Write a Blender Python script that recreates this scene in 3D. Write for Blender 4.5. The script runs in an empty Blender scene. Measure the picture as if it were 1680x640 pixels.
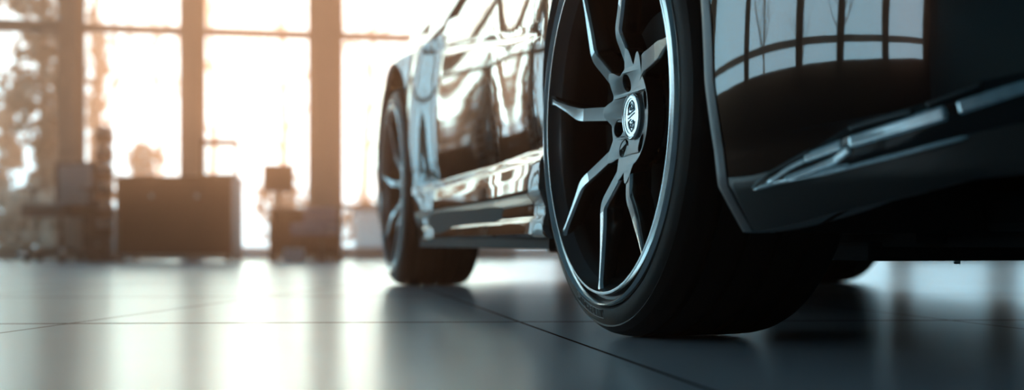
import bpy, bmesh, math, random
from mathutils import Vector, Matrix
random.seed(4)
R = math.radians
sc = bpy.context.scene
COL = sc.collection

# ------------------------------------------------------------------ camera
CAM_H = 0.1448
FPX = 2050.0
cam_d = bpy.data.cameras.new('camera')
cam = bpy.data.objects.new('camera', cam_d); COL.objects.link(cam); sc.camera = cam
cam.location = (0, 0, CAM_H); cam.rotation_euler = (R(90), 0, 0)
cam_d.sensor_width = 36; cam_d.lens = FPX / 1680 * 36
cam_d.shift_y = 80 / 1680
cam_d.clip_start = 0.02; cam_d.clip_end = 300
cam_d.dof.use_dof = True; cam_d.dof.focus_distance = 1.88
cam_d.dof.aperture_fstop = cam_d.lens / 17.0
cam_d.dof.aperture_blades = 0

# ------------------------------------------------------------------ colour management
sc.view_settings.view_transform = 'Standard'; sc.view_settings.look = 'None'
sc.view_settings.gamma = 1; sc.view_settings.exposure = 0.10
sc.view_settings.use_curve_mapping = False
cy = sc.cycles
cy.max_bounces = 8; cy.diffuse_bounces = 3; cy.glossy_bounces = 5; cy.transparent_max_bounces = 12
cy.volume_bounces = 0; cy.caustics_reflective = False; cy.caustics_refractive = False
cy.use_denoising = True; cy.sample_clamp_indirect = 6.0

# ------------------------------------------------------------------ sky and sun
SUN_AZ = -11.8      # degrees right of the view axis
SUN_EL = 10.6
SUN_STRENGTH = 1.1
SUN_COL = (1.0, 0.55, 0.38)
SKY = 3.0
sun_dir = Vector((math.sin(R(SUN_AZ)) * math.cos(R(SUN_EL)), math.cos(R(SUN_AZ)) * math.cos(R(SUN_EL)), math.sin(R(SUN_EL))))
w = bpy.data.worlds.new('sky'); sc.world = w; w.use_nodes = True
nt = w.node_tree; nt.nodes.clear()
out = nt.nodes.new('ShaderNodeOutputWorld'); bg = nt.nodes.new('ShaderNodeBackground')
tc = nt.nodes.new('ShaderNodeTexCoord')
dot = nt.nodes.new('ShaderNodeVectorMath'); dot.operation = 'DOT_PRODUCT'
dot.inputs[1].default_value = sun_dir
nt.links.new(tc.outputs['Generated'], dot.inputs[0])
rmp = nt.nodes.new('ShaderNodeValToRGB')
nt.links.new(dot.outputs['Value'], rmp.inputs['Fac'])
e = rmp.color_ramp.elements
e[0].position = 0.0; e[0].color = (0.86, 0.83, 0.92, 1)
e[1].position = 1.0; e[1].color = (0.90, 0.72, 0.69, 1)
k = rmp.color_ramp.elements.new(0.80); k.color = (0.92, 0.83, 0.90, 1)
k = rmp.color_ramp.elements.new(0.965); k.color = (0.93, 0.77, 0.79, 1)
nt.links.new(rmp.outputs['Color'], bg.inputs['Color']); bg.inputs['Strength'].default_value = SKY
nt.links.new(bg.outputs[0], out.inputs['Surface'])

sd = bpy.data.lights.new('sun', 'SUN'); so = bpy.data.objects.new('sun', sd); COL.objects.link(so)
sd.energy = SUN_STRENGTH; sd.color = SUN_COL; sd.angle = R(24)
so.rotation_euler = (-sun_dir).to_track_quat('-Z', 'Y').to_euler()
so.location = (-3, 14, 6)

# ------------------------------------------------------------------ helpers
def mat(name, col=(.5, .5, .5), rough=.5, metal=0.0, ior=1.5, noise=0.0, nscale=20.0, bump=0.0, coat=0.0):
    m = bpy.data.materials.new(name); m.use_nodes = True
    n = m.node_tree.nodes; l = m.node_tree.links; b = n['Principled BSDF']
    b.inputs['Base Color'].default_value = (*col, 1); b.inputs['Roughness'].default_value = rough
    b.inputs['Metallic'].default_value = metal; b.inputs['IOR'].default_value = ior
    if coat: b.inputs['Coat Weight'].default_value = coat; b.inputs['Coat Roughness'].default_value = .02
    if noise or bump:
        t = n.new('ShaderNodeTexCoord'); x = n.new('ShaderNodeTexNoise'); x.inputs['Scale'].default_value = nscale
        x.inputs['Detail'].default_value = 4
        l.new(t.outputs['Object'], x.inputs['Vector'])
        if noise:
            mx = n.new('ShaderNodeMix'); mx.data_type = 'RGBA'
            mx.inputs['A'].default_value = (*[c * (1 - noise) for c in col], 1)
            mx.inputs['B'].default_value = (*[min(1, c * (1 + noise)) for c in col], 1)
            l.new(x.outputs['Fac'], mx.inputs['Factor']); l.new(mx.outputs['Result'], b.inputs['Base Color'])
        if bump:
            bp = n.new('ShaderNodeBump'); bp.inputs['Strength'].default_value = bump; bp.inputs['Distance'].default_value = .002
            l.new(x.outputs['Fac'], bp.inputs['Height']); l.new(bp.outputs['Normal'], b.inputs['Normal'])
    return m

def link(name, me, mats, parent=None, smooth=True, loc=None, rot=None):
    o = bpy.data.objects.new(name, me); COL.objects.link(o)
    for m in (mats if isinstance(mats, (list, tuple)) else [mats]): me.materials.append(m)
    if smooth: 
        for p in me.polygons: p.use_smooth = True
    if parent is not None: o.parent = parent
    if loc is not None: o.location = loc
    if rot is not None: o.rotation_euler = rot
    return o

class MB:
    """collects shapes for one mesh"""
    def __init__(s): s.v = []; s.f = []; s.m = []
    def add(s, vs, fs, mi=0):
        b = len(s.v); s.v += [tuple(v) for v in vs]; s.f += [tuple(i + b for i in f) for f in fs]; s.m += [mi] * len(fs); return s
    def grid(s, rows, mi=0, closed=False, mfun=None, flip=False):
        nr, nc = len(rows), len(rows[0]); b = len(s.v)
        for r in rows: s.v += [tuple(p) for p in r]
        for i in range(nr - 1):
            for j in range(nc if closed else nc - 1):
                j2 = (j + 1) % nc
                q = (b + i * nc + j, b + i * nc + j2, b + (i + 1) * nc + j2, b + (i + 1) * nc + j)
                s.f.append(q[::-1] if flip else q); s.m.append(mfun(i, j) if mfun else mi)
        return s
    def box(s, c, d, mi=0, bev=0.0, rz=0.0):
        bm = bmesh.new(); bmesh.ops.create_cube(bm, size=1)
        for v in bm.verts: v.co = Vector((v.co.x * d[0], v.co.y * d[1], v.co.z * d[2]))
        if bev: bmesh.ops.bevel(bm, geom=bm.edges[:], offset=bev, segments=2, profile=.6, affect='EDGES')
        M = Matrix.Translation(c) @ Matrix.Rotation(rz, 4, 'Z')
        bm.verts.ensure_lookup_table()
        s.add([M @ v.co for v in bm.verts], [[v.index for v in f.verts] for f in bm.faces], mi); bm.free(); return s
    def tube(s, pts, rad, n=8, mi=0, cap=True):
        pts = [Vector(p) for p in pts]; rs = rad if isinstance(rad, (list, tuple)) else [rad] * len(pts)
        rows = []; up = Vector((0, 0, 1))
        for i, p in enumerate(pts):
            d = (pts[min(i + 1, len(pts) - 1)] - pts[max(i - 1, 0)]).normalized()
            a = d.cross(up if abs(d.z) < .95 else Vector((1, 0, 0))).normalized(); bb = a.cross(d)
            rows.append([p + (a * math.cos(t) + bb * math.sin(t)) * rs[i] for t in [2 * math.pi * q / n for q in range(n)]])
        b = len(s.v); s.grid(rows, mi, closed=True)
        if cap:
            s.f.append(tuple(range(b + n - 1, b - 1, -1))); s.m.append(mi)
            e0 = b + (len(rows) - 1) * n; s.f.append(tuple(range(e0, e0 + n))); s.m.append(mi)
        return s
    def lathe_y(s, prof, n=96, mi=0, mfun=None, c=(0, 0, 0), a0=0, a1=None):
        full = a1 is None; m = n if full else n + 1
        rows = [[(c[0] + r * math.cos(t), c[1] + y, c[2] + r * math.sin(t)) for t in
                 [(a0 + (2 * math.pi if full else a1 - a0) * q / n) for q in range(m)]] for (y, r) in prof]
        return s.grid(rows, mi, closed=full, mfun=mfun)
    def lathe_z(s, prof, n=24, mi=0, c=(0, 0, 0)):
        rows = [[(c[0] + r * math.cos(t), c[1] + r * math.sin(t), c[2] + z) for t in [2 * math.pi * q / n for q in range(n)]] for (z, r) in prof]
        return s.grid(rows, mi, closed=True)
    def mesh(s, name):
        me = bpy.data.meshes.new(name); me.from_pydata(s.v, [], s.f); me.validate()
        if len(me.polygons) == len(s.m): me.polygons.foreach_set('material_index', s.m)
        return me
    def build(s, name, mats, parent=None, smooth=False, loc=None, rot=None, fix=True):
        me = s.mesh(name)
        if fix:
            bm = bmesh.new(); bm.from_mesh(me); bmesh.ops.recalc_face_normals(bm, faces=bm.faces[:]); bm.to_mesh(me); bm.free()
        return link(name, me, mats, parent, smooth, loc, rot)

def tag(o, label=None, cat=None, group=None, kind=None):
    if label: o['label'] = label
    if cat: o['category'] = cat
    if group: o['group'] = group
    if kind: o['kind'] = kind
    return o
def empty(name, loc=(0, 0, 0), rz=0.0, label=None, cat=None, group=None):
    o = bpy.data.objects.new(name, None); COL.objects.link(o); o.location = loc; o.rotation_euler = (0, 0, rz)
    o.empty_display_size = .1
    return tag(o, label, cat, group)
def copy_thing(o, loc, rz=0.0, label=None):
    c = o.copy(); COL.objects.link(c); c.location = loc; c.rotation_euler = (0, 0, rz)
    if label: c['label'] = label
    for ch in list(o.children):
        d = ch.copy(); COL.objects.link(d); d.parent = c
        for g in list(ch.children):
            h = g.copy(); COL.objects.link(h); h.parent = d
    return c
def sharp(o, ang=35):
    me = o.data; bm = bmesh.new(); bm.from_mesh(me); bmesh.ops.remove_doubles(bm, verts=bm.verts[:], dist=1e-5)
    for ed in bm.edges:
        if len(ed.link_faces) == 2 and ed.calc_face_angle(0) > R(ang): ed.smooth = False
    for f in bm.faces: f.smooth = True
    bm.to_mesh(me); bm.free(); return o
def lerp_tab(tab, x):
    if x <= tab[0][0]: return tab[0][1]
    for (a, va), (b, vb) in zip(tab, tab[1:]):
        if x <= b: return va + (vb - va) * (x - a) / (b - a)
    return tab[-1][1]
def smooth_tab(tab, x):
    if x <= tab[0][0]: return tab[0][1]
    for (a, va), (b, vb) in zip(tab, tab[1:]):
        if x <= b:
            t = (x - a) / (b - a); t = t * t * (3 - 2 * t); return va + (vb - va) * t
    return tab[-1][1]

# ------------------------------------------------------------------ the room
def wall_y(x): return 12.218 + 0.2 * x
WR = math.atan(0.2)
X0, X1, YB, ZC = -9.5, 8.5, -6.5, 4.4

def floor_mat():
    m = bpy.data.materials.new('polished_tile'); m.use_nodes = True
    n = m.node_tree.nodes; l = m.node_tree.links; b = n['Principled BSDF']
    g = n.new('ShaderNodeNewGeometry'); sp = n.new('ShaderNodeSeparateXYZ'); l.new(g.outputs['Position'], sp.inputs[0])
    def M(op, a, bb=None, cc=None):
        x = n.new('ShaderNodeMath'); x.operation = op
        for i, q in enumerate((a, bb, cc)):
            if q is None: continue
            if isinstance(q, (int, float)): x.inputs[i].default_value = q
            else: l.new(q, x.inputs[i])
        return x.outputs[0]
    X, Y = sp.outputs['X'], sp.outputs['Y']
    # seams running across the view
    h = M('SUBTRACT', Y, M('MULTIPLY', X, 0.06)); h = M('SUBTRACT', h, 2.315)
    h = M('PINGPONG', M('ADD', h, 1.15 * 20), 1.15 / 2 * 1.0)
    # distance to nearest multiple of 1.15
    seamh = M('LESS_THAN', h, 0.009)
    # seams running away from the viewer
    def away(x0, k): return M('ABSOLUTE', M('SUBTRACT', M('SUBTRACT', X, x0), M('MULTIPLY', M('SUBTRACT', Y, 2.3), k)))
    ds = [away(-.800, .112), away(.0165, -.169), away(-1.62, .112), away(-2.44, .112), away(.84, -.169), away(1.66, -.169), away(2.5, -.169)]
    dm = ds[0]
    for q in ds[1:]: dm = M('MINIMUM', dm, q)
    seamv = M('LESS_THAN', dm, 0.0032)
    seam = M('MAXIMUM', seamh, seamv)
    nz = n.new('ShaderNodeTexNoise'); nz.inputs['Scale'].default_value = 1.3; nz.inputs['Detail'].default_value = 6
    l.new(g.outputs['Position'], nz.inputs['Vector'])
    c1 = n.new('ShaderNodeMix'); c1.data_type = 'RGBA'
    c1.inputs['A'].default_value = (.43, .49, .55, 1); c1.inputs['B'].default_value = (.48, .54, .60, 1)
    l.new(nz.outputs['Fac'], c1.inputs['Factor'])
    c2 = n.new('ShaderNodeMix'); c2.data_type = 'RGBA'; c2.inputs['B'].default_value = (.008, .008, .008, 1)
    l.new(seam, c2.inputs['Factor']); l.new(c1.outputs['Result'], c2.inputs['A']); l.new(c2.outputs['Result'], b.inputs['Base Color'])
    nz2 = n.new('ShaderNodeTexNoise'); nz2.inputs['Scale'].default_value = 5; l.new(g.outputs['Position'], nz2.inputs['Vector'])
    r = M('ADD', M('MULTIPLY', nz2.outputs['Fac'], .03), .245)
    r = M('ADD', r, M('MULTIPLY', seam, .6)); l.new(r, b.inputs['Roughness'])
    sp2 = M('SUBTRACT', .5, M('MULTIPLY', seam, .5)); l.new(sp2, b.inputs['Specular IOR Level'])
    b.inputs['IOR'].default_value = 1.5
    return m

M_floor = floor_mat()
M_wall = mat('wall_paint', (.30, .30, .31), .8, noise=.05)
M_ceil = mat('ceiling_paint', (.72, .74, .75), .9, noise=.04)
M_frame = mat('window_frame_paint', (.46, .35, .28), .5, noise=.05)  # tan base colour takes in the warm glow of the sun
M_sill = mat('low_wall_paint', (.42, .48, .50), .6, noise=.04)
def glass_mat(name, tint=(1, 1, 1), refl=.06):
    m = bpy.data.materials.new(name); m.use_nodes = True; n = m.node_tree.nodes; l = m.node_tree.links; n.clear()
    o = n.new('ShaderNodeOutputMaterial'); mx = n.new('ShaderNodeMixShader'); t = n.new('ShaderNodeBsdfTransparent'); g = n.new('ShaderNodeBsdfGlossy')
    fr = n.new('ShaderNodeFresnel'); fr.inputs['IOR'].default_value = 1.45
    t.inputs['Color'].default_value = (*tint, 1); g.inputs['Roughness'].default_value = .02
    l.new(fr.outputs[0], mx.inputs['Fac']); l.new(t.outputs[0], mx.inputs[1]); l.new(g.outputs[0], mx.inputs[2]); l.new(mx.outputs[0], o.inputs['Surface']); return m
M_glass = glass_mat('window_glass', (.97, .99, .99))

def struct(o): o['kind'] = 'structure'; return o
def quad_slab(name, pts, thick, m):
    """pts: footprint; thick: downwards thickness"""
    n = len(pts); v = [(*p[:2], p[2]) for p in pts] + [(p[0], p[1], p[2] - thick) for p in pts]
    f = [tuple(range(n)), tuple(range(2 * n - 1, n - 1, -1))] + [(i, i + n, (i + 1) % n + n, (i + 1) % n) for i in range(n)]
    return struct(MB().add(v, f).build(name, m))
corners = [(X0, YB), (X1, YB), (X1, wall_y(X1)), (X0, wall_y(X0))]
quad_slab('floor', [(x, y, 0) for x, y in corners], .12, M_floor)
quad_slab('ceiling', [(x, y, ZC + .15) for x, y in corners], .15, M_ceil)
struct(MB().box(((X0 + X1) / 2, YB - .1, ZC / 2), (X1 - X0 + .4, .2, ZC)).build('wall_rear', M_wall))
struct(MB().box((X1 + .1, (YB + wall_y(X1)) / 2, ZC / 2), (.2, wall_y(X1) - YB, ZC)).build('wall_right', M_wall))
# left wall: piers and a sill with tall windows between
LSILL, LTOP = 1.25, 3.9
mb = MB(); ylen = wall_y(X0) - YB; ym = (wall_y(X0) + YB) / 2
mb.box((X0 - .1, ym, LSILL / 2), (.2, ylen, LSILL)); mb.box((X0 - .1, ym, (LTOP + ZC) / 2), (.2, ylen, ZC - LTOP))
ly = [YB + .2 + (ylen - .4) * q for q in (0, .17, .34, .5, .75, 1)]
for y in ly: mb.box((X0 - .1, y, (LSILL + LTOP) / 2), (.2, .36, LTOP - LSILL))
struct(mb.build('wall_left', mat('dark_wall_paint', (.07, .075, .08), .8, noise=.05)))
nwin = 1
def window(p0, p1, z0, z1, transoms, bars, fw=.05, depth=.07):
    """one framed opening between two floor points"""
    global nwin
    p0 = Vector((p0[0], p0[1], 0)); p1 = Vector((p1[0], p1[1], 0)); d = p1 - p0; L = d.length; a = math.atan2(d.y, d.x)
    b = MB(); b.box((L / 2, 0, z0 + fw / 2), (L, depth, fw)); b.box((L / 2, 0, z1 - fw / 2), (L, depth, fw))
    b.box((fw / 2, 0, (z0 + z1) / 2), (fw, depth, z1 - z0 - 2 * fw)); b.box((L - fw / 2, 0, (z0 + z1) / 2), (fw, depth, z1 - z0 - 2 * fw))
    for t, tw in transoms: b.box((L / 2, 0, t), (L - 2 * fw, depth, tw))
    for t in bars: b.box((L * t, 0, (z0 + z1) / 2), (.03, depth * .7, z1 - z0 - 2 * fw))
    o = struct(b.build('window_%d' % nwin, M_frame, loc=p0, rot=(0, 0, a)))
    g = MB().box((L / 2, 0, (z0 + z1) / 2), (L - 2 * fw, .008, z1 - z0 - 2 * fw)).build('pane', M_glass, o)
    nwin += 1; return o
# front glazed wall
posts = [(-9.42, .10), (-8.36, .12), (-7.28, .12), (-6.2, .12), (-5.1, .12), (-4.02, .125), (-2.971, .122), (-1.771, .215), (-.60, .12), (.55, .12), (1.72, .215), (2.9, .12), (4.05, .12), (5.2, .215), (6.4, .12), (7.5, .12), (8.42, .10)]
ntrim = 1
for x, wd in posts:
    struct(MB().box((0, 0, ZC / 2), (wd, .16, ZC), bev=.006).build('trim_%d' % ntrim, M_frame, loc=(x, wall_y(x), 0), rot=(0, 0, WR))); ntrim += 1
TR = 2.12
for i, ((xa, wa), (xb, wb)) in enumerate(zip(posts, posts[1:])):
    ca = math.cos(WR); a = xa + wa / 2 * ca + .002; b = xb - wb / 2 * ca - .002
    low = (i > 11)  # low panels added in these bays to darken the bright band under the car
    z0 = .50 if low else .06
    tw = .11 if xb < -3.9 else .07
    window((a, wall_y(a)), (b, wall_y(b)), z0, 4.1, [(TR, tw)] + ([(.50, .05)] if i == 7 else []), [])
    if low:
        p = Vector(((a + b) / 2, wall_y((a + b) / 2), .25))
        struct(MB().box((0, 0, 0), ((b - a) / ca, .14, .5), bev=.008).build('trim_%d' % ntrim, M_sill, loc=p, rot=(0, 0, WR))); ntrim += 1
Lw = (X1 - X0) / math.cos(WR)
struct(MB().box((0, 0, 0), (Lw, .18, ZC - 4.1)).build('wall_front', M_wall, loc=((X0 + X1) / 2, wall_y((X0 + X1) / 2), (ZC + 4.1) / 2), rot=(0, 0, WR)))
struct(MB().box((0, 0, 0), (Lw - .2, .20, .05)).build('baseboard_front', M_frame, loc=((X0 + X1) / 2, wall_y((X0 + X1) / 2), .028), rot=(0, 0, WR)))
for ya, yb in zip(ly, ly[1:]):
    window((X0 - .1, yb - .18), (X0 - .1, ya + .18), LSILL, LTOP, [(1.78, .16)], [])

# daylight portals at the glazing
def portal(loc, rot, sx, sy):
    d = bpy.data.lights.new('daylight_portal', 'AREA'); d.shape = 'RECTANGLE'; d.size = sx; d.size_y = sy; d.cycles.is_portal = True
    o = bpy.data.objects.new('daylight_portal', d); COL.objects.link(o); o.location = loc; o.rotation_euler = rot
xc = (X0 + X1) / 2
portal((xc, wall_y(xc) - .1, 2.1), (R(-90), 0, WR), Lw, 4.1)
portal((X0 + .02, ym, (LSILL + LTOP) / 2), (0, R(-90), 0), LTOP - LSILL, ylen)

# ------------------------------------------------------------------ added warm-tinted volume that imitates the flare of the low sun
hz = bpy.data.materials.new('thin_haze'); hz.use_nodes = True; n = hz.node_tree.nodes; n.clear()
oo = n.new('ShaderNodeOutputMaterial'); vs = n.new('ShaderNodeVolumeScatter')
vs.inputs['Color'].default_value = (1, .33, .175, 1); vs.inputs['Density'].default_value = .045; vs.inputs['Anisotropy'].default_value = .93
hz.node_tree.links.new(vs.outputs[0], oo.inputs['Volume'])
flare_vol = MB().box((0, 10, 6), (50, 36, 13)).build('haze', hz)
tag(flare_vol, 'thin sunlit haze hanging in the showroom air', 'haze', kind='stuff')

# ------------------------------------------------------------------ car body surface
def yb(u):   # plan line of the right flank (outward is -y)
    return smooth_tab([(-3.5, .10), (-2.95, .0), (-2.484, -.035), (-2.10, .0), (-1.75, .036), (-1.0, .030), (-.42, .010), (0, -.012), (.35, -.004)], u)
YC, NOSE = .88, .97
plan = []
u = -3.42
while u < .35: plan.append((u, yb(u))); u += .02
NN = 2.35
for i in range(61):
    t = math.pi / 2 * i / 60
    plan.append((.35 + (NOSE - .35) * math.sin(t) ** (2 / NN), YC - (YC - yb(.35)) * math.cos(t) ** (2 / NN)))
S = [0.0]
for a, b in zip(plan, plan[1:]): S.append(S[-1] + math.hypot(b[0] - a[0], b[1] - a[1]))
def plan_at(s):
    s = min(max(s, 0), S[-1] - 1e-6); lo, hi = 0, len(S) - 1
    while hi - lo > 1:
        m = (lo + hi) // 2
        if S[m] <= s: lo = m
        else: hi = m
    t = (s - S[lo]) / (S[hi] - S[lo]); a, b = plan[lo], plan[hi]
    return a[0] + (b[0] - a[0]) * t, a[1] + (b[1] - a[1]) * t
def plan_n(s):
    a = plan_at(s - .03); b = plan_at(s + .03) if s + .03 < S[-1] else (plan_at(S[-1])[0], plan_at(S[-1])[1])
    d = (b[0] - a[0], b[1] - a[1]); L = math.hypot(*d); return d[1] / L, -d[0] / L
def s_of_u(u):
    lo, hi = 0.0, S[-1]
    for _ in range(40):
        m = (lo + hi) / 2
        if plan_at(m)[0] < u: lo = m
        else: hi = m
    return lo
DOOR = [(.150, -.030), (.157, .0), (.164, .007), (.190, .004), (.197, -.003), (.224, -.004), (.233, .002), (.238, .007), (.246, .009), (.276, .007), (.306, .002), (.314, -.006), (.326, -.015), (.336, -.017), (.38, -.009), (.42, -.003), (.50, .0), (.56, -.002), (.66, -.009), (.72, -.017), (.77, -.031), (.80, -.050), (.84, -.088)]
FEND = [(.150, -.045), (.22, -.020), (.30, -.004), (.38, .0), (.60, .002), (.70, -.004), (.765, -.022), (.80, -.045), (.84, -.085)]
BUMP = [(.10, -.050), (.150, -.040), (.19, -.016), (.205, -.009), (.215, -.003), (.26, .0), (.33, .002), (.42, .002), (.52, -.003), (.62, -.012), (.72, -.04), (.80, -.09)]
def prof_door(z):
    if z < .336: return lerp_tab(DOOR, z)
    return -.55 * (z - .50) ** 2 - (.35 * max(0, z - .77) if z > .77 else 0)
def prof_fend(z):
    if z < .36: return lerp_tab(FEND[:3] + [(.36, -.0088)], z)
    return -.45 * (z - .50) ** 2 - (.5 * max(0, z - .77) if z > .77 else 0)
def prof_bump(z):
    if z < .26: return lerp_tab([(.10, -.055), (.150, -.040), (.19, -.018), (.205, -.011), (.215, -.006), (.26, -.00504)], z)
    return -.35 * (z - .38) ** 2 - (.3 * max(0, z - .70))
def g_side(u, z):
    wd = smooth_tab([(-2.12, 0), (-1.85, 1), (-.50, 1), (-.40, .8), (-.2, 0)], u)
    g = wd * prof_door(z) + (1 - wd) * prof_fend(z)
    # character line rising to the rear haunch
    if -2.0 < u < -.42:
        zc = .545 + (-.42 - u) * .13; k = max(0, 1 - abs(z - zc) / .014); g -= .005 * k * k * (3 - 2 * k)
    return g
def surf(s, z, off=0.0):
    u, y = plan_at(s); nx, ny = plan_n(s)
    wb = smooth_tab([(.05, 0), (.40, 1)], u)
    g = (1 - wb) * g_side(u, z) + wb * prof_bump(z) + off
    return (u + nx * g, y + ny * g, z)
HUB_Z = .345; AR = .425; WB = 2.484
def arch(z, front):
    if z > HUB_Z:
        q = AR * AR - (z - HUB_Z) ** 2; return math.sqrt(q) if q > 0 else 0.0
    return AR + (.035 * ((HUB_Z - z) / .19) if front else -.01 * (HUB_Z - z) / .19)
def ztop(u): return smooth_tab([(-3.5, .70), (-2.9, .83), (-2.3, .84), (-1.2, .81), (0, .80), (.45, .76), (NOSE, .64)], u)
def zbot_b(s):  # lower edge of the bumper
    u, y = plan_at(s); return lerp_tab([(-.01, .155), (.012, .160), (.052, .177), (.116, .197), (.153, .210), (.4, .235), (.88, .240)], y)

ROT = R(-90 + 13.05)
M_paint = mat('black_car_paint', (.0035, .0035, .004), .03, ior=2.2)
M_paint.node_tree.nodes['Principled BSDF'].inputs['Coat Weight'].default_value = .0
M_trim = mat('black_plastic_trim', (.016, .016, .017), .42, noise=.15, nscale=60)
M_lip = mat('satin_lower_trim', (.024, .023, .022), .34, noise=.06, nscale=30)
M_fl = mat('grey_arch_flange', (.10, .10, .102), .30, noise=.1, nscale=25)
M_under = mat('underbody_coating', (.006, .006, .0065), .7, noise=.2, nscale=15)
M_cglass = mat('dark_window_glass', (.004, .005, .006), .02, ior=1.55)
M_chrome = mat('bright_chrome', (.72, .78, .80), .16, metal=1)
M_rubber = mat('tire_rubber', (.003, .0029, .0028), .65, noise=.15, nscale=90, bump=.15)
M_rubber2 = mat('tire_sidewall_rubber', (.006, .0058, .0056), .48, noise=.1, nscale=40)
for m_ in (M_rubber, M_rubber2): m_.node_tree.nodes['Principled BSDF'].inputs['Specular IOR Level'].default_value = .22
M_mach = mat('machined_alloy', (.85, .87, .87), .16, metal=1, noise=.04, nscale=60)
M_spf = mat('satin_grey_alloy', (.17, .17, .168), .28, metal=1, noise=.04, nscale=60)
M_letter = mat('raised_letter_rubber', (.09, .09, .09), .3)
M_sp2 = mat('bright_brushed_alloy', (.75, .77, .77), .2, metal=1, noise=.04, nscale=60)  # paler alloy that paints a highlight onto the outer spoke faces
M_sps = mat('gloss_black_alloy', (.006, .0055, .005), .20, ior=1.45)
M_barrel = mat('dark_alloy_barrel', (.030, .026, .024), .30, metal=.8)
M_ledge = mat('alloy_ledge', (.10, .10, .10), .28, metal=1)
M_disc = mat('brake_steel', (.030, .027, .025), .36, metal=.8, noise=.1)
M_lens = mat('smoked_lamp_lens', (.006, .007, .008), .05, ior=1.5)

car = empty('sports_car', (.1406, 1.9466, 0), ROT, 'glossy black sports car parked on the tiled showroom floor', 'car')

def mirror(o, suffix_parent=None):
    me = o.data.copy()
    for v in me.vertices: v.co.y = 2 * YC - v.co.y
    me.flip_normals()
    c = bpy.data.objects.new(o.name.split('.')[0], me); COL.objects.link(c); c.parent = o.parent
    return c

def frange(a, b, n): return [a + (b - a) * i / n for i in range(n + 1)]
def zrows(a, b, brk, dz):
    """z values from a to b hitting all profile breakpoints"""
    ks = sorted(set([a, b] + [q for q in brk if a < q < b])); out = [ks[0]]
    for p, q in zip(ks, ks[1:]):
        n = max(1, int(math.ceil((q - p) / dz)))
        out += [p + (q - p) * i / n for i in range(1, n + 1)]
    return out
BR = [z for z, _ in DOOR]
def smooth_prof(tab):   # round the kinks a little
    return tab

def side_panel(name, z0, z1, ul, ur, dz=.012, nu=60, m=None, clip_top=True):
    rows = []
    for z in zrows(z0, z1, BR, dz):
        a = ul(z) if callable(ul) else ul; b = ur(z) if callable(ur) else ur
        row = []
        for i in range(nu + 1):
            u = a + (b - a) * i / nu; zz = min(z, ztop(u)) if clip_top else z
            p = surf(s_of_u(u), zz); row.append(p)
        rows.append(row)
    # fold edges inwards so the panel has thickness
    def inward(p, d): return (p[0], p[1] + d, p[2])
    b = MB(); rows2 = [[inward((r[0][0] + .002, r[0][1], r[0][2]), .018)] + r + [inward((r[-1][0] - .002, r[-1][1], r[-1][2]), .018)] for r in rows]
    b.grid(rows2)
    b.grid([[inward(p, .02) for p in rows2[0]], rows2[0]])
    o = b.build(name, m or M_paint, car, smooth=True, fix=False); sharp(o, 50); return o

rear_edge = lambda z: -WB + (arch(z, False) if z < HUB_Z + AR else 0)
front_edge = lambda z: -(arch(z, False) if z < HUB_Z + AR else 0)
ZT = .842
parts = []
parts.append(side_panel('front_fender', .150, ZT, -.497, front_edge, nu=44))
parts.append(side_panel('door', .202, ZT, -1.62, -.503, dz=.006, nu=150))
parts.append(side_panel('rear_fender', .202, ZT, rear_edge, -1.626, dz=.006, nu=70))
parts.append(side_panel('side_skirt', .150, .199, lambda z: rear_edge(z), -.503, dz=.004, nu=130))
parts.append(side_panel('rear_bumper', .20, ZT, -3.38, lambda z: -WB - (arch(z, False) if z < HUB_Z + AR else 0), nu=40))
for p_ in parts: mirror(p_)

# arch lips with inner liner
def arch_lip(uc, name, front_too=True):
    pts = []
    for z in frange(.155, HUB_Z, 12): pts.append((uc - arch(z, False), z))
    for i in range(1, 40):
        t = math.pi - math.pi * i / 40; pts.append((uc + AR * math.cos(t), HUB_Z + AR * math.sin(t)))
    for z in frange(HUB_Z, .158, 12): pts.append((uc + arch(z, front_too), z))
    rows = [[], [], [], []]
    for (u, z) in pts:
        p = surf(s_of_u(u), z)
        d = Vector((uc - u, 0, HUB_Z - z)).normalized()
        if z < HUB_Z: d = Vector((1 if uc > u else -1, 0, 0))
        rows[0].append((p[0], p[1] - .0015, p[2])); rows[1].append((p[0] + d.x * .004, p[1] + .003, p[2] + d.z * .004))
        rows[2].append((p[0] + d.x * .006, p[1] + .02, p[2] + d.z * .006)); rows[3].append((p[0] + d.x * .002, p[1] + .05, p[2] + d.z * .002))
    b = MB().grid(rows); o = b.build(name, M_paint, car, smooth=True); mirror(o)
    # liner
    rows = [[(p[0], p[1] + .045, p[2]) for p in rows[0]], [(p[0], .42, p[2]) for p in rows[0]]]
    b = MB().grid(rows); i0 = len(b.v)
    b.v.append((uc, .42, HUB_Z)); n_ = len(rows[0])
    for j in range(n_ - 1): b.f.append((n_ + j, n_ + j + 1, i0)); b.m.append(0)
    o = b.build('wheel_arch_liner', M_under, car); mirror(o)
arch_lip(0, 'wheel_arch_lip'); arch_lip(-WB, 'wheel_arch_lip', False)

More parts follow.
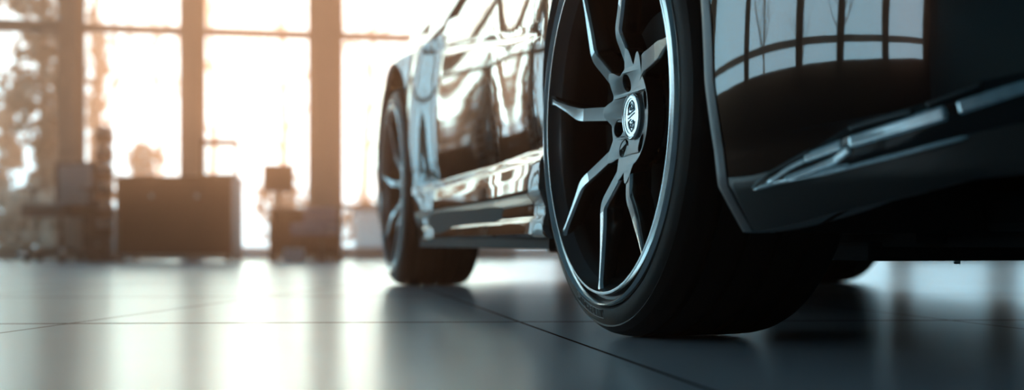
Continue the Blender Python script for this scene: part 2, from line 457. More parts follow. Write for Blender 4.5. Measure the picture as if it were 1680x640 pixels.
# front bumper: from the arch round the nose, full width
def bump_grid(zlo=None, name='front_bumper', t0=0.0, t1=1.0, m=None, off=0.0):
    zs = zrows(.158, .80, [z for z, _ in BUMP] + [HUB_Z + AR], .012)
    rows = []
    for z in zs:
        e = arch(z, True) if z < HUB_Z + AR else 0.0
        s0 = s_of_u(e); row = []
        for i in range(101):
            tt = (i / 100) ** 1.25; s = s0 + (S[-1] - s0) * tt; u, y = plan_at(s)
            wgt = min(1, max(0, (s - s0) / .25)); zt = ztop(u)
            zz = z if z < zt else zt
            zq = zbot_b(s) + (z - .158) / (.80 - .158) * (zt - zbot_b(s)); zz = zz * (1 - wgt) + zq * wgt
            o2 = -.007 if i == 0 else 0
            row.append(surf(s, zz, o2))
        # bevelled flange at the arch edge
        rows.append(row)
    return rows
rows = bump_grid()
b = MB(); full = []
for r in rows: full.append(r + [(p[0], 2 * YC - p[1], p[2]) for p in r[::-1][1:]])
b.grid(full)
b.grid([[(p[0] - .03, p[1] + (.03 if p[1] < YC else -.03), p[2] + .002) for p in full[0]], full[0]])
o = b.build('front_bumper', M_paint, car, smooth=True, fix=False); sharp(o, 50)

# satin flange round the front of the arch and satin band along the bumper's lower edge
rows = [[], [], []]
for z in frange(.159, .60, 40):
    e = arch(z, True); s0 = s_of_u(e)
    for k_, (ds, of) in enumerate([(0.0, .0005), (.012, .0035), (.024, .0015)]): rows[k_].append(surf(s0 + ds + .001, z, of))
o = MB().grid(rows).build('arch_flange', M_fl, car, smooth=True); mirror(o)
rows = []
for q in frange(0, 1, 8):
    row = []
    for i in range(91):
        s = s_of_u(.462) + .024 + (S[-1] - s_of_u(.462) - .024) * i / 90
        zb = zbot_b(s); zt_ = zb + .062 * (1 if q > 0 else 1) * q
        row.append(surf(s, zt_ + .0005, .0025 if 0 < q < 1 else .0))
    rows.append(row + [(p[0], 2 * YC - p[1], p[2]) for p in row[::-1][1:]])
MB().grid(rows).build('front_lip_spoiler', M_lip, car, smooth=True)

def on_b(q): return surf(s_of_u(.35) + q[0], q[1], q[2])
def poly_on(pts, n, off):
    L = [0]
    for a_, b_ in zip(pts, pts[1:]): L.append(L[-1] + math.hypot(b_[0] - a_[0], b_[1] - a_[1]))
    out_ = []
    for i in range(n + 1):
        d = L[-1] * i / n; k_ = 0
        while k_ < len(L) - 2 and L[k_ + 1] < d: k_ += 1
        t = (d - L[k_]) / (L[k_ + 1] - L[k_]); out_.append((pts[k_][0] + (pts[k_ + 1][0] - pts[k_][0]) * t, pts[k_][1] + (pts[k_ + 1][1] - pts[k_][1]) * t))
    return [(p[0], p[1], off) for p in out_]
def both(o): 
    mirror(o); return o
UP = [(.172, .206), (.209, .225), (.245, .239), (.282, .254), (.318, .271), (.389, .286), (.456, .3065), (.56, .325)]
LO = [(.172, .206), (.220, .2118), (.292, .2195), (.373, .2348), (.443, .2508), (.56, .272)]
up_ = poly_on(UP, 60, 0); lo_ = poly_on(LO, 60, 0)
lamp_rows = []
for k_ in range(9):
    t = k_ / 8; h_ = .0005 + .006 * math.sin(math.pi * t) ** .6
    lamp_rows.append([on_b((a_[0] + (c_[0] - a_[0]) * t, a_[1] + (c_[1] - a_[1]) * t, h_ * min(1, i / 6))) for i, (a_, c_) in enumerate(zip(lo_, up_))])
lamp = MB().grid(lamp_rows).build('corner_lamp', M_lens, car, smooth=True); lamp_m = mirror(lamp)
def rod(pts, w0, w1, name, m, h=.0075, n=40):
    """raised half-round strip along a line on the bumper"""
    P = poly_on(pts, n, 0); rows = []
    for i, p in enumerate(P):
        q0, q1 = P[max(0, i - 1)], P[min(n, i + 1)]; d = Vector((q1[0] - q0[0], q1[1] - q0[1])).normalized(); wv = 1.22 * (w0 + (w1 - w0) * i / n) * (1 if 0 < i < n else .3)
        row = []
        for k_ in range(9):
            t = math.pi * k_ / 8; c_, s_ = math.cos(t), math.sin(t)
            fr_ = k_ / 8; o_ = (.0035 + h * .45 * fr_) if 0 < k_ < 8 else .001
            row.append(on_b((p[0] - d.y * wv * (1 - 2 * fr_), p[1] + d.x * wv * (1 - 2 * fr_), o_ * (1 if 0 < i < n else .4) + .003)))
        rows.append(row)
    for y_s in (0, 1):
        rr = rows if not y_s else [[(x, 2 * YC - y, z) for x, y, z in r] for r in rows]
        MB().grid(rr).build(name, m, lamp if not y_s else lamp_m, smooth=True)
M_strip = mat('brushed_lamp_strip', (.62, .74, .78), .2, metal=1, noise=.25, nscale=120)
M_strip2 = mat('dim_lamp_strip', (.07, .08, .085), .3, metal=1)
rod([(.262, .2378), (.3105, .2505)], .0050, .0058, 'light_strip', M_strip, .008)
rod([(.3170, .2520), (.3757, .2655), (.4240, .2775)], .0062, .0078, 'light_strip', M_strip, .009)
rod([(.4330, .2805), (.4725, .2915), (.50, .299)], .0070, .0060, 'light_strip', M_strip, .009)
rod([(.176, .2072), (.220, .2132), (.292, .2212), (.373, .2365), (.443, .2520)], .0016, .0024, 'chrome_edge', M_strip, .004)
rod([(.176, .2080), (.209, .2240), (.245, .2375), (.270, .2470)], .0016, .0020, 'chrome_edge', M_strip2, .004)
rod([(.205, .2130), (.240, .2290), (.262, .2365)], .0026, .0030, 'light_strip', M_strip, .005)
rod([(.232, .2165), (.2700, .2250), (.300, .2340), (.3200, .2465)], .0030, .0045, 'light_strip', M_strip, .006)
rod([(.262, .2195), (.318, .2275)], .0022, .0030, 'light_strip', M_strip, .006)
rod([(.3176, .2668), (.3891, .2815)], .0018, .0022, 'chrome_edge', M_strip2, .003)
rod([(.4019, .2860), (.4557, .3025)], .0018, .0022, 'chrome_edge', M_strip2, .003)
rod([(.505, .305), (.54, .316)], .0040, .0030, 'chrome_edge', M_strip2, .003)


# underbody with inner light block, undertray
b = MB()
b.box((-1.24, YC, .20), (1.6, 1.70, .13)); b.box((-1.24, YC, .36), (4.3, .90, .44));  # second box is an unseen block added to keep out light from above
b.build('floor_pan', M_under, car)
b = MB(); b.box((-.9, YC, .1325), (1.98, .95, .030), bev=.006)
b.box((.36, YC, .1850), (.80, 1.02, .05), bev=.01)
for x in (-.2, .2): b.box((x * 1.2, YC, .16), (.06, 1.0, .03))
b.build('undertray', M_under, car)
MB().box((.04, .52, .131), (.05, .12, .016), bev=.005).build('tow_bracket', M_trim, car)
MB().box((.10, .86, .127), (.05, .22, .014), bev=.004).build('skid_plate', M_lip, car)
MB().lathe_z([(-.006, 0), (-.006, .005), (0, .006), (.004, .004), (.004, 0)], 10, c=(.06, .58, .118)).build('bolt', M_chrome, car, smooth=True)
# upper body
def crown(u0, u1, n, name, m, z_of, inset, cr):
    rows = []
    for u in frange(u0, u1, n):
        p = surf(s_of_u(u), ztop(u)); y0 = p[1] + inset; row = []
        for j in range(25):
            t = j / 24; y = y0 + (2 * YC - 2 * y0) * t; row.append((p[0], y, z_of(u) + cr * (1 - (2 * t - 1) ** 2)))
        rows.append(row)
    o = MB().grid(rows).build(name, m, car, smooth=True); return o
crown(-.40, .9695, 60, 'hood', M_paint, lambda u: ztop(u) - .001, 0, .05)
crown(-3.38, -2.9, 12, 'trunk_lid', M_paint, lambda u: ztop(u) - .001, 0, .05)
def zroof(u): return smooth_tab([(-3.05, .80), (-2.3, 1.10), (-1.5, 1.26), (-1.05, 1.25), (-.35, .80)], u)
def section(u):
    zt = ztop(u); p = surf(s_of_u(u), zt); h_ = max(0, zroof(u) - zt); f_ = min(1, h_ / .45)
    a = (u, p[1] + .004, zt - .002); bq = (u, p[1] + .02 + .24 * f_, zt + h_ * .86)
    return a, bq, h_
us = frange(-3.0, -.38, 60)
def strip(u0, u1, name, m):
    r0, r1, r2 = [], [], []
    for u in frange(u0, u1, 30):
        a, q, h_ = section(u); mid = (u, (a[1] + q[1]) / 2 - .012, (a[2] + q[2]) / 2); r0.append(a); r1.append(mid); r2.append(q)
    o = MB().grid([r0, r1, r2]).build(name, m, car, smooth=True); mirror(o)
strip(-1.62, -.42, 'side_window', M_cglass); strip(-2.25, -1.64, 'rear_side_window', M_cglass); strip(-2.98, -2.27, 'rear_pillar', M_paint)
def top(u0, u1, name, m):
    rows = []
    for u in frange(u0, u1, 24):
        a, q, h_ = section(u); row = []
        for j in range(21):
            t = j / 20; row.append((u, q[1] + (2 * YC - 2 * q[1]) * t, q[2] + (h_ * .14 + .02) * (1 - (2 * t - 1) ** 2)))
        rows.append(row)
    MB().grid(rows).build(name, m, car, smooth=True)
top(-1.10, -.38, 'windshield', M_cglass); top(-1.85, -1.11, 'roof', M_paint); top(-2.75, -1.86, 'rear_window', M_cglass); top(-3.0, -2.76, 'rear_deck', M_paint)
b = MB()
for q in range(2):
    pass
b.lathe_z([(0, .0), (.005, .05), (.05, .07), (.11, .06), (.125, .0)], 20)
for i, v in enumerate(b.v): b.v[i] = (v[0] * .8 - .62, v[1] * 1.2 - .06, v[2] + .85)
b.box((-.62, .06, .88), (.05, .12, .03))
o = b.build('door_mirror', M_paint, car, smooth=True); mirror(o)

# ------------------------------------------------------------------ wheel
def ins(r):
    if r < .085: return .056 - .012 * (max(0, r - .035) / .05)
    t = min(1, max(0, (r - .085) / .187)); return .044 + (.002 - .044) * t ** 1.1
def bez(pts, n=10):
    """polyline with rounded corners, points in (x, z)"""
    P = [Vector(p) for p in pts]; out = [P[0]]
    for i in range(1, len(P) - 1):
        a = P[i].lerp(P[i - 1], min(.35, .014 / (P[i] - P[i - 1]).length)); c = P[i].lerp(P[i + 1], min(.35, .014 / (P[i] - P[i + 1]).length))
        for k_ in range(n + 1):
            t = k_ / n; out.append(a * (1 - t) ** 2 + P[i] * 2 * t * (1 - t) + c * t * t)
    out.append(P[-1]); res = [out[0]]
    for a, c in zip(out, out[1:]):
        m_ = max(1, int((c - a).length / .008))
        for k_ in range(1, m_ + 1): res.append(a.lerp(c, k_ / m_))
    return res
def pol(r, a): return (r * math.cos(R(a)), r * math.sin(R(a)))
SPOKES = [[(.050, 171), (.087, 172), (.182, 174), (.274, 169)],
          [(.050, 136), (.079, 137), (.164, 138), (.274, 116)],
          [(.050, 88), (.080, 92), (.138, 101), (.274, 70)],
          [(.048, 76), (.063, 70), (.100, 49), (.274, 17)],
          [(.050, 219), (.085, 218), (.191, 211), (.274, 222)],
          [(.050, 249), (.083, 250), (.160, 240), (.274, 266)],
          [(.050, 268), (.080, 266), (.130, 278), (.274, 307)]]
WID = [(.05, .0125), (.09, .0110), (.14, .0108), (.19, .0100), (.22, .0066), (.262, .0042), (.2745, .0085)]
def spoke_mesh(pl):
    wide = 1.45 if pl[-1][1] == 17 else 1.22 if pl[-1][1] == 169 else 1.0
    pts = bez([pol(*p) for p in pl]); rows = []
    for i, p in enumerate(pts):
        d = (pts[min(i + 1, len(pts) - 1)] - pts[max(i - 1, 0)]).normalized(); q = Vector((-d.y, d.x)); r = p.length
        wv = lerp_tab(WID, r) * wide; y = ins(r); dep = .034 - .012 * max(0, (r - .15) / .13)
        def P(k_, yy): return (p.x + q.x * k_, yy, p.y + q.y * k_)
        rows.append([P(-wv * 1.25, y + dep), P(-wv, y + .0045), P(-wv + .0022, y - .0004), P(0, y), P(wv - .0022, y - .0004), P(wv, y + .0045), P(wv * 1.25, y + dep)])
    rad_ = [p.length for p in pts]
    b = MB(); b.grid(rows, mfun=lambda i, j: {0: 2, 1: 1, 2: 0 if rad_[i] < .165 else 3, 3: 0 if rad_[i] < .165 else 3, 4: 1, 5: 2}[j])  # outer face switches to the painted-highlight alloy
    return b
def face_material(name):   # the brushed spoke face
    return M_spf
PROF_T = [(.018, .288), (.006, .2965), (.001, .303), (.0015, .312), (.004, .320), (.008, .3265), (.0068, .3290), (.0105, .3320), (.017, .3370), (.024, .3405), (.034, .3430),
          (.046, .3445), (.0475, .338), (.056, .338), (.0575, .3447), (.095, .345), (.0965, .338), (.107, .338), (.1085, .345),
          (.144, .345), (.1455, .338), (.156, .338), (.1575, .3447), (.195, .3445), (.1965, .338), (.205, .338), (.2065, .3443), (.232, .3428), (.246, .340), (.256, .335), (.263, .325), (.264, .312), (.258, .298), (.246, .288)]
RIM = [(.020, .2995), (.004, .2975), (-.0035, .2965), (-.0055, .2945), (-.0035, .2925), (.004, .2905), (.011, .287), (.011, .2825), (.002, .2800), (-.0028, .2792), (-.0034, .2780), (-.0034, .2750), (.003, .2722), (.018, .2640), (.024, .2560), (.040, .2515), (.120, .2480), (.220, .2500), (.246, .262), (.258, .285), (.262, .296)]
def rim_m(i, j): return 1 if i in (1, 2, 3, 4) else 0 if i in (8, 9, 10) else 3 if i in (11, 12) else 2
def make_wheel(loc, steer=0.0, detailed=True):
    rim = MB().lathe_y(RIM, 160, mfun=rim_m).build('wheel', [M_mach, M_mach, M_barrel, M_ledge], car, smooth=True, loc=loc, rot=(0, 0, steer), fix=False)
    sharp(rim, 40)
    t = MB().lathe_y(PROF_T, 192, mfun=lambda i, j: 1 if i < 8 else 0).build('tire', [M_rubber, M_rubber2], rim, smooth=True, fix=False); sharp(t, 38)
    for pl in SPOKES:
        s = spoke_mesh(pl).build('spoke', [M_spf, M_mach, M_sps, M_sp2], rim, smooth=True); sharp(s, 25)
    # hub with round lug recesses
    cu = bpy.data.curves.new('hub', 'CURVE'); cu.dimensions = '2D'; cu.fill_mode = 'BOTH'; cu.extrude = .012; cu.bevel_depth = .0012
    def ring(cx, cz, f, n=40):
        sp = cu.splines.new('POLY'); sp.points.add(n - 1); sp.use_cyclic_u = True
        for i in range(n):
            a = 2 * math.pi * i / n; r = f(a); sp.points[i].co = (cx + r * math.cos(a), cz + r * math.sin(a), 0, 1)
    roots = [171, 136, 90, 62, 219, 249, 268]
    def hubr(a):
        d = min(abs((math.degrees(a) - q + 180) % 360 - 180) for q in roots); k_ = max(0, 1 - d / 16)
        return .0775 + .028 * k_ * k_ * (3 - 2 * k_)
    ring(0, 0, hubr, 160)
    ring(0, 0, lambda a: .033, 48)
    for a in (112, 194, 234, 310, 20):
        x, z = pol(.0590, a); ring(x, z, lambda t: .0148, 28)
    tmp = bpy.data.objects.new('hub', cu); COL.objects.link(tmp)
    dg = bpy.context.evaluated_depsgraph_get(); dg.update()
    me = bpy.data.meshes.new_from_object(tmp.evaluated_get(dg)); bpy.data.objects.remove(tmp)
    for v in me.vertices:
        x, z, y = v.co; v.co = (x, y + .0125 + ins(math.hypot(x, z)) - .0005, z)
    me.materials.clear(); hb = link('hub', me, [M_spf], rim, smooth=False); sharp(hb, 30)
    # dark hub core behind the recesses
    MB().lathe_y([(.075, 0), (.078, .070), (.084, .074), (.12, .074), (.12, 0)], 48).build('hub_core', M_sps, rim, smooth=False)
    for a in (112, 194, 234, 310, 20):
        x, z = pol(.0590, a)
        MB().lathe_y([(.064, 0), (.064, .005), (.067, .0075), (.076, .008)], 12, c=(x, 0, z)).build('lug_nut', M_disc, rim, smooth=False)
    cap = MB().lathe_y([(.0485, 0), (.0485, .0275), (.0475, .0280), (.0475, .0315), (.0495, .0325), (.0470, .0340), (.0465, .0355), (.0490, .0372), (.064, .0378)], 64).build('centre_cap', M_mach, rim, smooth=True)
    sharp(cap, 30)
    if detailed:
        # relief emblem: shield above, rounded mark below, slanted band between
        e_ = MB(); yy = .0480
        def line(pts, r=.0012):
            e_.tube([(x * .001, yy, z * .001) for x, z in pts], r, 6)
        line([(-13, 3), (-12, 14), (-6, 22), (3, 24), (10, 19), (13, 9)]); line([(-13, 3), (13, 9)])
        line([(-5, 9), (-4, 18), (2, 19)]); line([(1, 9), (6, 18)]); line([(-1, 13), (7, 14)], .0009); line([(7, 9.5), (9, 15)])
        line([(-13, -3), (13, 4)], .0009)
        line([(-12, -8), (-9, -18), (0, -24), (9, -20), (13, -9)]); line([(-12, -8), (-2, -5)], .0009)
        line([(-7, -11), (-5, -18), (-1, -12), (3, -19)], .0011); line([(1, -9), (7, -7), (8, -16)], .0011); line([(5, -12), (9, -11)], .0009)
        e_.build('emblem', M_chrome, cap, smooth=True)
    MB().lathe_y([(.100, .07), (.100, .168), (.128, .168), (.128, .07)], 64).build('brake_disc', M_disc, rim, smooth=False)
    c_ = MB().lathe_y([(.075, .115), (.075, .188), (.15, .192), (.15, .115), (.075, .115)], 20, a0=R(140), a1=R(205)).build('brake_caliper', M_sps, rim, smooth=False)
    c_['label'] = 'gloss black brake caliper'
    if detailed:
        # raised panel with lettering on the sidewall
        for txt, r0, a0, a1, size, ht in (('MICHELIN', .3095, 249, 267.5, .0115, .0014),):
            n_ = len(txt)
            for i, ch in enumerate(txt):
                if ch == ' ': continue
                fc = bpy.data.curves.new('lettering', 'FONT'); fc.body = ch; fc.size = size * 1.35; fc.extrude = ht * .5; fc.align_x = 'CENTER'; fc.align_y = 'CENTER'
                tmp = bpy.data.objects.new('lettering', fc); COL.objects.link(tmp); dg = bpy.context.evaluated_depsgraph_get(); dg.update()
                m2 = bpy.data.meshes.new_from_object(tmp.evaluated_get(dg)); bpy.data.objects.remove(tmp)
                a = R(a0 + (a1 - a0) * i / (n_ - 1)); cr_, sr_ = math.cos(a), math.sin(a)
                # radial (outward) is down, tangent is forward, at the lower part of the tyre
                tx, tz = -sr_, cr_
                for v in m2.vertices:
                    x, y_, zz = v.co; rr = r0 - y_ + .0; 
                    # slope of the sidewall at this radius
                    yo = lerp_tab([(.303, .001), (.312, .0015), (.320, .004)], rr) - zz - ht * .3
                    v.co = (rr * cr_ + tx * x, yo, rr * sr_ + tz * x)
                m2.materials.clear(); link('raised_letter', m2, [M_letter], t, smooth=False)
        # thin raised frame round the first word
        fr = MB(); pts = []
        for a in frange(246.5, 270, 14): pts.append((.3035, a))
        for a in frange(270, 246.5, 14): pts.append((.3165, a))
        pts.append(pts[0])
        fr.tube([(pol(r, a)[0], lerp_tab([(.303, .001), (.312, .0015), (.320, .004)], r) - .0003, pol(r, a)[1]) for r, a in pts], .0007, 5)
        fr.build('lettering_frame', M_letter, t, smooth=True)
        v_ = MB().tube([(0, .008, -.292), (0, -.008, -.287), (0, -.014, -.283)], [.0028, .0022, .002], 8)
    return rim
make_wheel((0, 0, HUB_Z), R(2.72))
make_wheel((-WB, .0, HUB_Z))
# wheels of the far side (mirrored faces)
for u_ in (0, -WB):
    w2 = MB().lathe_y([(2 * 0 - y, r) for y, r in RIM], 96, mfun=rim_m).build('wheel', [M_mach, M_mach, M_barrel, M_ledge], car, smooth=True, loc=(u_, 2 * YC, HUB_Z), fix=True); sharp(w2, 40)
    t2 = MB().lathe_y([(-y, r) for y, r in PROF_T], 128).build('tire', M_rubber, w2, smooth=True); sharp(t2, 38)
    MB().lathe_y([(-.05, 0), (-.05, .08), (-.08, .09), (-.12, .09)], 40).build('hub', M_spf, w2)
    for pl in SPOKES:
        sb = spoke_mesh(pl); sb.v = [(x, -y, z) for x, y, z in sb.v]; sharp(sb.build('spoke', [M_spf, M_mach, M_sps, M_sp2], w2, smooth=True), 25)
    MB().lathe_y([(-.100, .07), (-.100, .168), (-.128, .168), (-.128, .07)], 48).build('brake_disc', M_disc, w2)


# ------------------------------------------------------------------ furniture at the glazing
M_desk = mat('red_brown_desk_wood', (.11, .024, .009), .5, noise=.25, nscale=6)  # brown wood, with the red of the flare veil put into its colour
M_dark = mat('dark_plastic', (.020, .016, .015), .5)
M_mesh = mat('grey_back_mesh', (.40, .38, .38), .8, noise=.15, nscale=150)
M_cab = mat('dark_brown_laminate', (.060, .028, .022), .45, noise=.15, nscale=9)
M_blue = mat('blue_grey_upholstery', (.22, .25, .34), .7, noise=.1, nscale=40)
M_white = mat('white_card', (.75, .75, .76), .6)
M_screen = mat('dark_screen', (.05, .022, .015), .35)
def at(px, Y): return ((px - 840) / FPX * Y, Y)

def office_chair():
    x, y = at(100, 9.8)
    c = empty('office_chair', (x, y, 0), R(-14), 'dark office chair with a pale grey mesh back, left of the brown desk', 'chair')
    b = MB(); b.box((0, -.02, .40), (.42, .42, .10), bev=.03); b.build('seat', M_dark, c, smooth=False)
    b = MB()
    for sx in (-1, 1): b.box((sx * .168, .21, .60), (.045, .03, .38), bev=.008)
    b.box((0, .21, .785), (.36, .03, .03), bev=.008); b.box((0, .21, .425), (.36, .03, .03), bev=.008)
    b.box((0, .215, .40), (.10, .03, .10), bev=.005)
    fr = b.build('back_frame', M_dark, c)
    MB().box((0, .198, .605), (.295, .012, .345), bev=.004).build('backrest', M_mesh, c)
    for sx in (-1, 1):
        b = MB(); b.tube([(sx * .20, 0, .40), (sx * .245, 0, .42), (sx * .245, 0, .55), (sx * .245, -.02, .565)], .012); b.box((sx * .245, -.01, .575), (.04, .18, .02), bev=.006)
        b.build('armrest', M_dark, c)
    MB().tube([(0, 0, .08), (0, 0, .20), (0, 0, .205), (0, 0, .38)], [.026, .026, .016, .016], 14).build('gas_column', M_dark, c)
    b = MB(); 
    for i in range(5):
        a = 2 * math.pi * i / 5 + .3; b.tube([(0, 0, .10), (math.cos(a) * .26, math.sin(a) * .26, .068)], [.024, .014], 8)
    st = b.build('star_base', M_dark, c)
    for i in range(5):
        a = 2 * math.pi * i / 5 + .3; b = MB(); rr = []
        for yy, r in [(-.012, 0), (-.012, .028), (.012, .028), (.012, 0)]: rr.append((yy, r))
        b.lathe_y(rr, 16, c=(math.cos(a) * .26, math.sin(a) * .26, .0285)); b.tube([(math.cos(a) * .26, math.sin(a) * .26, .028), (math.cos(a) * .26, math.sin(a) * .26, .07)], .008, 6)
        b.build('caster', M_dark, c)
office_chair()

def brochure_stand():
    x, y = at(172, 10.12)
    c = empty('brochure_stand', (x, y, 0), R(8), 'tall narrow dark brochure stand between the office chair and the brown desk', 'stand')
    MB().box((0, 0, .012), (.24, .22, .024), bev=.006).build('base', M_dark, c)
    MB().box((0, .03, .53), (.035, .025, 1.02), bev=.004).build('post', M_dark, c)
    for i in range(6):
        b = MB(); z = .20 + i * .15; b.add([(-.065, -.055, z), (.065, -.055, z), (.065, .03, z), (-.065, .03, z), (-.065, -.075, z + .07), (.065, -.075, z + .07), (.065, .02, z + .12), (-.065, .02, z + .12)], [(0, 1, 2, 3), (0, 1, 5, 4), (3, 2, 6, 7), (0, 3, 7, 4), (1, 2, 6, 5)])
        k_ = b.build('pocket', M_dark if i % 2 else M_cab, c)
        MB().box((0, -.028, z + .075), (.11, .012, .13)).build('brochure', M_mesh, k_)
brochure_stand()

def desk():
    x, y = at(297, 10.55)
    c = empty('reception_desk', (x, y, 0), R(3), 'large red-brown wooden desk in front of the windows', 'desk')
    MB().box((0, 0, .685), (.96, .60, .032), bev=.006).build('desk_top', M_desk, c)
    MB().box((0, -.24, .365), (.93, .025, .61), bev=.004).build('front_panel', M_desk, c)
    for sx in (-1, 1): MB().box((sx * .455, 0, .345), (.03, .54, .65), bev=.004).build('side_panel', M_desk, c)
    for sx in (-1, 1):
        for sy in (-1, 1): MB().lathe_z([(0, 0), (0, .025), (.03, .025), (.03, 0)], 14, c=(sx * .43, sy * .22, 0)).build('foot', M_dark, c)
    for sx in (-.25, .12):
        d_ = MB().box((sx, -.255, .52), (.30, .012, .14), bev=.003).build('drawer_front', M_desk, c)
        MB().lathe_y([(-.262, .010), (-.272, .010), (-.285, .022), (-.296, .018), (-.298, 0)], 18, c=(sx + .07, 0, .535)).build('knob', M_chrome, d_, smooth=True)
desk()
x, y = at(360, 10.45)
c = empty('sign_holder', (x, y, .701), R(3), 'thin brown framed clear sign holder standing on the red-brown desk', 'sign holder')
b = MB(); b.box((0, 0, .290), (.31, .03, .050)); b.box((.142, 0, .15), (.026, .022, .26)); b.box((-.145, 0, .15), (.016, .022, .26)); b.box((0, 0, .012), (.31, .07, .024)); b.build('frame', M_desk, c)
MB().box((0, 0, .15), (.278, .004, .25)).build('clear_panel', M_glass, c)
x, y = at(170, 10.75)
c = empty('low_cabinet', (x, y, 0), R(3), 'low dark brown cabinet at the left end of the red-brown desk', 'cabinet')
MB().box((0, 0, .23), (.24, .42, .40), bev=.006).build('body', M_cab, c); MB().box((0, 0, .44), (.26, .44, .02), bev=.004).build('cabinet_top', M_desk, c)
MB().box((0, 0, .015), (.20, .38, .03)).build('plinth', M_dark, c)
for z in (.14, .33): 
    d_ = MB().box((0, -.216, z), (.22, .014, .17), bev=.003).build('drawer', M_cab, c)
    MB().lathe_y([(-.223, .008), (-.235, .008), (-.245, .018), (-.25, 0)], 16, c=(.02, 0, z)).build('knob', M_chrome, d_, smooth=True)

x, y = at(503, 10.6)
c = empty('sideboard', (x, y, 0), R(5), 'dark brown open sideboard below the small dark monitor', 'cabinet')
MB().box((0, 0, .425), (.60, .42, .03), bev=.005).build('cabinet_top', M_cab, c)
for sx in (-.28, .28, .12): MB().box((sx, 0, .205), (.03, .40, .41), bev=.003).build('side_panel', M_cab, c)
MB().box((-.08, 0, .12), (.38, .38, .02)).build('shelf', M_cab, c)
MB().box((0, .195, .23), (.56, .015, .36)).build('back_panel', M_cab, c)
x, y = at(457, 10.55)
c = empty('monitor', (x, y, .441), R(5), 'small square dark monitor standing on the sideboard beside the thick column', 'monitor')
MB().box((0, -.01, .255), (.25, .03, .225), bev=.006).build('screen_housing', M_screen, c)
MB().box((0, -.027, .258), (.225, .004, .195)).build('screen', M_dark, c)
MB().box((0, .01, .075), (.03, .02, .15), bev=.003).build('neck', M_dark, c); MB().lathe_z([(0, 0), (0, .075), (.006, .08), (.014, .06), (.016, 0)], 24).build('foot', M_dark, c, smooth=False)

x, y = at(516, 9.9)
c = empty('lounge_stool', (x, y, 0), R(-12), 'low blue-grey padded stool in front of the sideboard', 'stool')
MB().box((0, 0, .26), (.30, .30, .10), bev=.03).build('seat', M_blue, c)
MB().box((.0, .13, .37), (.28, .05, .14), bev=.02).build('backrest', M_blue, c)
for sx in (-1, 1):
    for sy in (-1, 1): MB().tube([(sx * .11, sy * .11, .21), (sx * .135, sy * .135, 0)], [.014, .010], 8).build('leg', M_dark, c)
x, y = at(482, 9.5)
c = empty('carton', (x, y, 0), R(10), 'small pale carton on the floor beside the blue-grey stool', 'box')
MB().box((0, 0, .05), (.16, .14, .10), bev=.003).build('carton_body', M_white, c); MB().box((0, 0, .106), (.165, .145, .012), bev=.002).build('lid', M_white, c)


# ------------------------------------------------------------------ outside the glazing
M_ground = mat('pale_paving', (.55, .56, .57), .9, noise=.12, nscale=2)
M_bark = mat('tree_bark', (.10, .07, .055), .9, noise=.3, nscale=8)
M_leaf = mat('conifer_needles', (.055, .060, .045), .8, noise=.3, nscale=5)
M_leaf2 = mat('dry_hedge_leaves', (.17, .13, .10), .8, noise=.3, nscale=5)
g = MB().box((0, 52, -.13), (120, 84, .14)).build('ground', M_ground); struct(g); g.location.y = -.0
# keep the paving outside the sloping glazed wall
for v in g.data.vertices:
    if v.co.y < 30: v.co.y = wall_y(max(-40, min(40, v.co.x))) + .12
def leaf_cloud(b, centre, rad, n, size, rnd, mi=0):
    for _ in range(n):
        d = Vector((rnd.gauss(0, 1), rnd.gauss(0, 1), rnd.gauss(0, 1))); d.normalize(); d *= rnd.random() ** .45
        p = Vector(centre) + Vector((d.x * rad[0], d.y * rad[1], d.z * rad[2]))
        a = Vector((rnd.uniform(-1, 1), rnd.uniform(-1, 1), rnd.uniform(-1, 1))).normalized(); c_ = a.cross(Vector((rnd.uniform(-1, 1), rnd.uniform(-1, 1), 1))).normalized()
        s_ = size * rnd.uniform(.6, 1.3)
        b.add([p - a * s_, p + c_ * s_ * .5, p + a * s_, p - c_ * s_ * .5], [(0, 1, 2, 3)], mi)
def conifer(x, y, h, wid, n, label, seed, m=None, holes=()):
    rnd = random.Random(seed); c = empty('conifer', (x, y, -.06), 0, label, 'tree', 'conifers outside the windows')
    MB().tube([(0, 0, 0), (.03, 0, h * .5), (0, 0, h * .97)], [wid * .12, wid * .07, .02], 8).build('trunk', M_bark, c)
    b = MB(); layers = int(h / .35)
    for i in range(layers):
        z = h * (.08 + .90 * i / layers); w_ = wid * (1 - .55 * i / layers) * rnd.uniform(.6, 1.15)
        if any(a < z < q for a, q in holes): w_ *= .35
        for k_ in range(3):
            a = rnd.uniform(0, 6.28); leaf_cloud(b, (math.cos(a) * w_ * .5, math.sin(a) * w_ * .5, z), (w_ * .62, w_ * .62, .20), n, .11, rnd)
    b.build('foliage', m or M_leaf, c, fix=False)
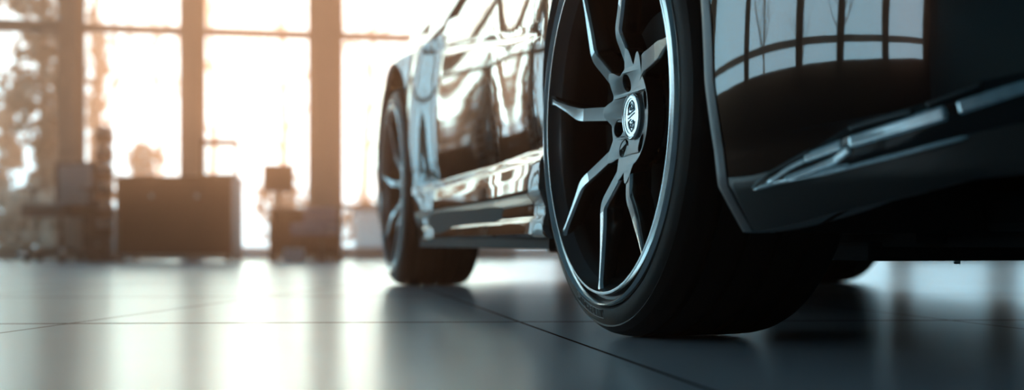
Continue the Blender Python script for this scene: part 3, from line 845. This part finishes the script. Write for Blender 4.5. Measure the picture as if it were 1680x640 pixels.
def bare_tree(x, y, h, label, seed, r0=.09, spread=.5):
    rnd = random.Random(seed); c = empty('bare_tree', (x, y, -.06), 0, label, 'tree', 'bare trees outside the windows')
    t = MB(); br = MB()
    pts = [Vector((0, 0, 0))]
    for i in range(6): pts.append(pts[-1] + Vector((rnd.uniform(-.12, .12), rnd.uniform(-.1, .1), h / 6)))
    t.tube(pts, [r0 * (1 - .14 * i) for i in range(7)], 8); t.build('trunk', M_bark, c, smooth=True)
    def branch(p, d, L, r, lv):
        q = [p]
        for i in range(3): d = (d + Vector((rnd.uniform(-.25, .25), rnd.uniform(-.25, .25), rnd.uniform(-.05, .22)))).normalized(); q.append(q[-1] + d * L / 3)
        br.tube(q, [r, r * .8, r * .55, r * .3], 5, cap=False)
        if lv > 0:
            for i in range(3): branch(q[rnd.choice((1, 2, 3))], (d + Vector((rnd.uniform(-1, 1), rnd.uniform(-1, 1), rnd.uniform(-.2, .7)))).normalized(), L * .62, r * .5, lv - 1)
    for i in range(8):
        k_ = rnd.uniform(.25, 1); p = pts[0].lerp(pts[-1], k_); j = min(5, int(k_ * 6)); p = pts[j].lerp(pts[j + 1], k_ * 6 - j)
        a = rnd.uniform(0, 6.28); branch(p, Vector((math.cos(a) * spread * 2, math.sin(a) * spread * 2, .7)).normalized(), h * .30 * (1.2 - k_ * .5), r0 * .4, 2)
    br.build('branches', M_bark, c, fix=False)
def shrub(x, y, rad, label, seed, n=500, m=None):
    rnd = random.Random(seed); c = empty('shrub', (x, y, -.06), 0, label, 'shrub', 'shrubs outside the windows')
    b = MB(); leaf_cloud(b, (0, 0, rad[2] * .9), rad, n, .09, rnd); b.build('foliage', m or M_leaf2, c, fix=False)
    b = MB()
    for i in range(5): a = i * 1.26; b.tube([(0, 0, 0), (math.cos(a) * rad[0] * .5, math.sin(a) * rad[1] * .5, rad[2] * 1.3)], [.03, .008], 5)
    b.build('stems', M_bark, c)
X_ = lambda px, Y: (px - 840) / FPX * Y
gw = MB().box((0, 0, .24), (1.7, .25, .60), bev=.02).build('garden_wall', mat('white_render', (.78, .82, .84), .8, noise=.04), loc=(-.82, 13.3, -.06), rot=(0, 0, .1))
MB().box((0, 0, .555), (1.76, .31, .04), bev=.01).build('coping', M_sill, gw)
tag(gw, 'low pale rendered garden wall just outside the pane beside the rear wheel', 'wall')
conifer(X_(70, 17), 17, 6.2, .80, 46, 'dark tall conifer filling the far-left window panes', 3, holes=((1.15, 1.5),))
conifer(X_(98, 20.5), 20.5, 3.4, .36, 34, 'shorter dark conifer close behind the leftmost window post', 5, holes=((1.2, 1.6),))
conifer(X_(238, 19), 19, 1.9, .45, 26, 'small pointed conifer seen above the left end of the desk', 8, m=M_leaf2)
bare_tree(X_(150, 21), 21, 7.5, 'bare tree with drooping twigs just right of the leftmost window post', 11)
bare_tree(X_(262, 30), 30, 8.5, 'distant thin bare tree centred over the brown desk', 12, .08)
bare_tree(X_(352, 27), 27, 8.5, 'bare tree just right of the narrow middle window post', 13)
bare_tree(X_(470, 24), 24, 7.0, 'bare tree standing behind the small dark monitor', 14)
bare_tree(X_(590, 26), 26, 8.0, 'bare tree between the thick column and the rear wheel', 15)
conifer(X_(8, 21), 21, 3.0, .50, 30, 'conifer at the left picture edge behind the tall one', 6)
conifer(X_(160, 22), 22, 4.4, .34, 22, 'loose slim conifer just right of the leftmost window post', 7, m=M_leaf2, holes=((1.6, 2.0),))
bare_tree(X_(-60, 24), 24, 8.0, 'bare tree at the far left beyond the dark conifer', 16)
shrub(X_(20, 15.5), 15.5, (.75, .4, .55), 'brown dry shrub low in the far-left window', 21)
shrub(X_(118, 15.0), 15.0, (.30, .4, .38), 'low dry shrub behind the office chair', 22)
shrub(X_(150, 18), 18, (.45, .4, .42), 'dry shrub behind the brochure stand', 23)
shrub(X_(470, 19), 19, (.5, .4, .75), 'tall tan shrub behind the small monitor', 24, 420)
shrub(X_(345, 20), 20, (.4, .4, .45), 'tan shrub seen through the sign holder', 25, 160)
shrub(X_(600, 19), 19, (.45, .4, .5), 'tan shrub above the low white wall beside the rear wheel', 26, 300)
for i, px in enumerate((-330,)):
    bare_tree(X_(px, 22), 22, 8, ('bare tree outside, mirrored in the rear part of the car flank', 'bare tree outside, mirrored in the front part of the car flank')[i], 40 + i)


for i, (x, y, lab) in enumerate([(-17, -2.5, 'bare tree outside the left wall, mirrored in the front bumper'), (-19, 2.0, 'second bare tree outside the left wall, farther along'), (-16, 6.5, 'bare tree outside the left wall close to the front corner')]):
    bare_tree(x, y, 7.5, lab, 60 + i, .14)
gl = struct(MB().box((-40, 1, -.13), (60, 30, .14)).build('ground', M_ground))
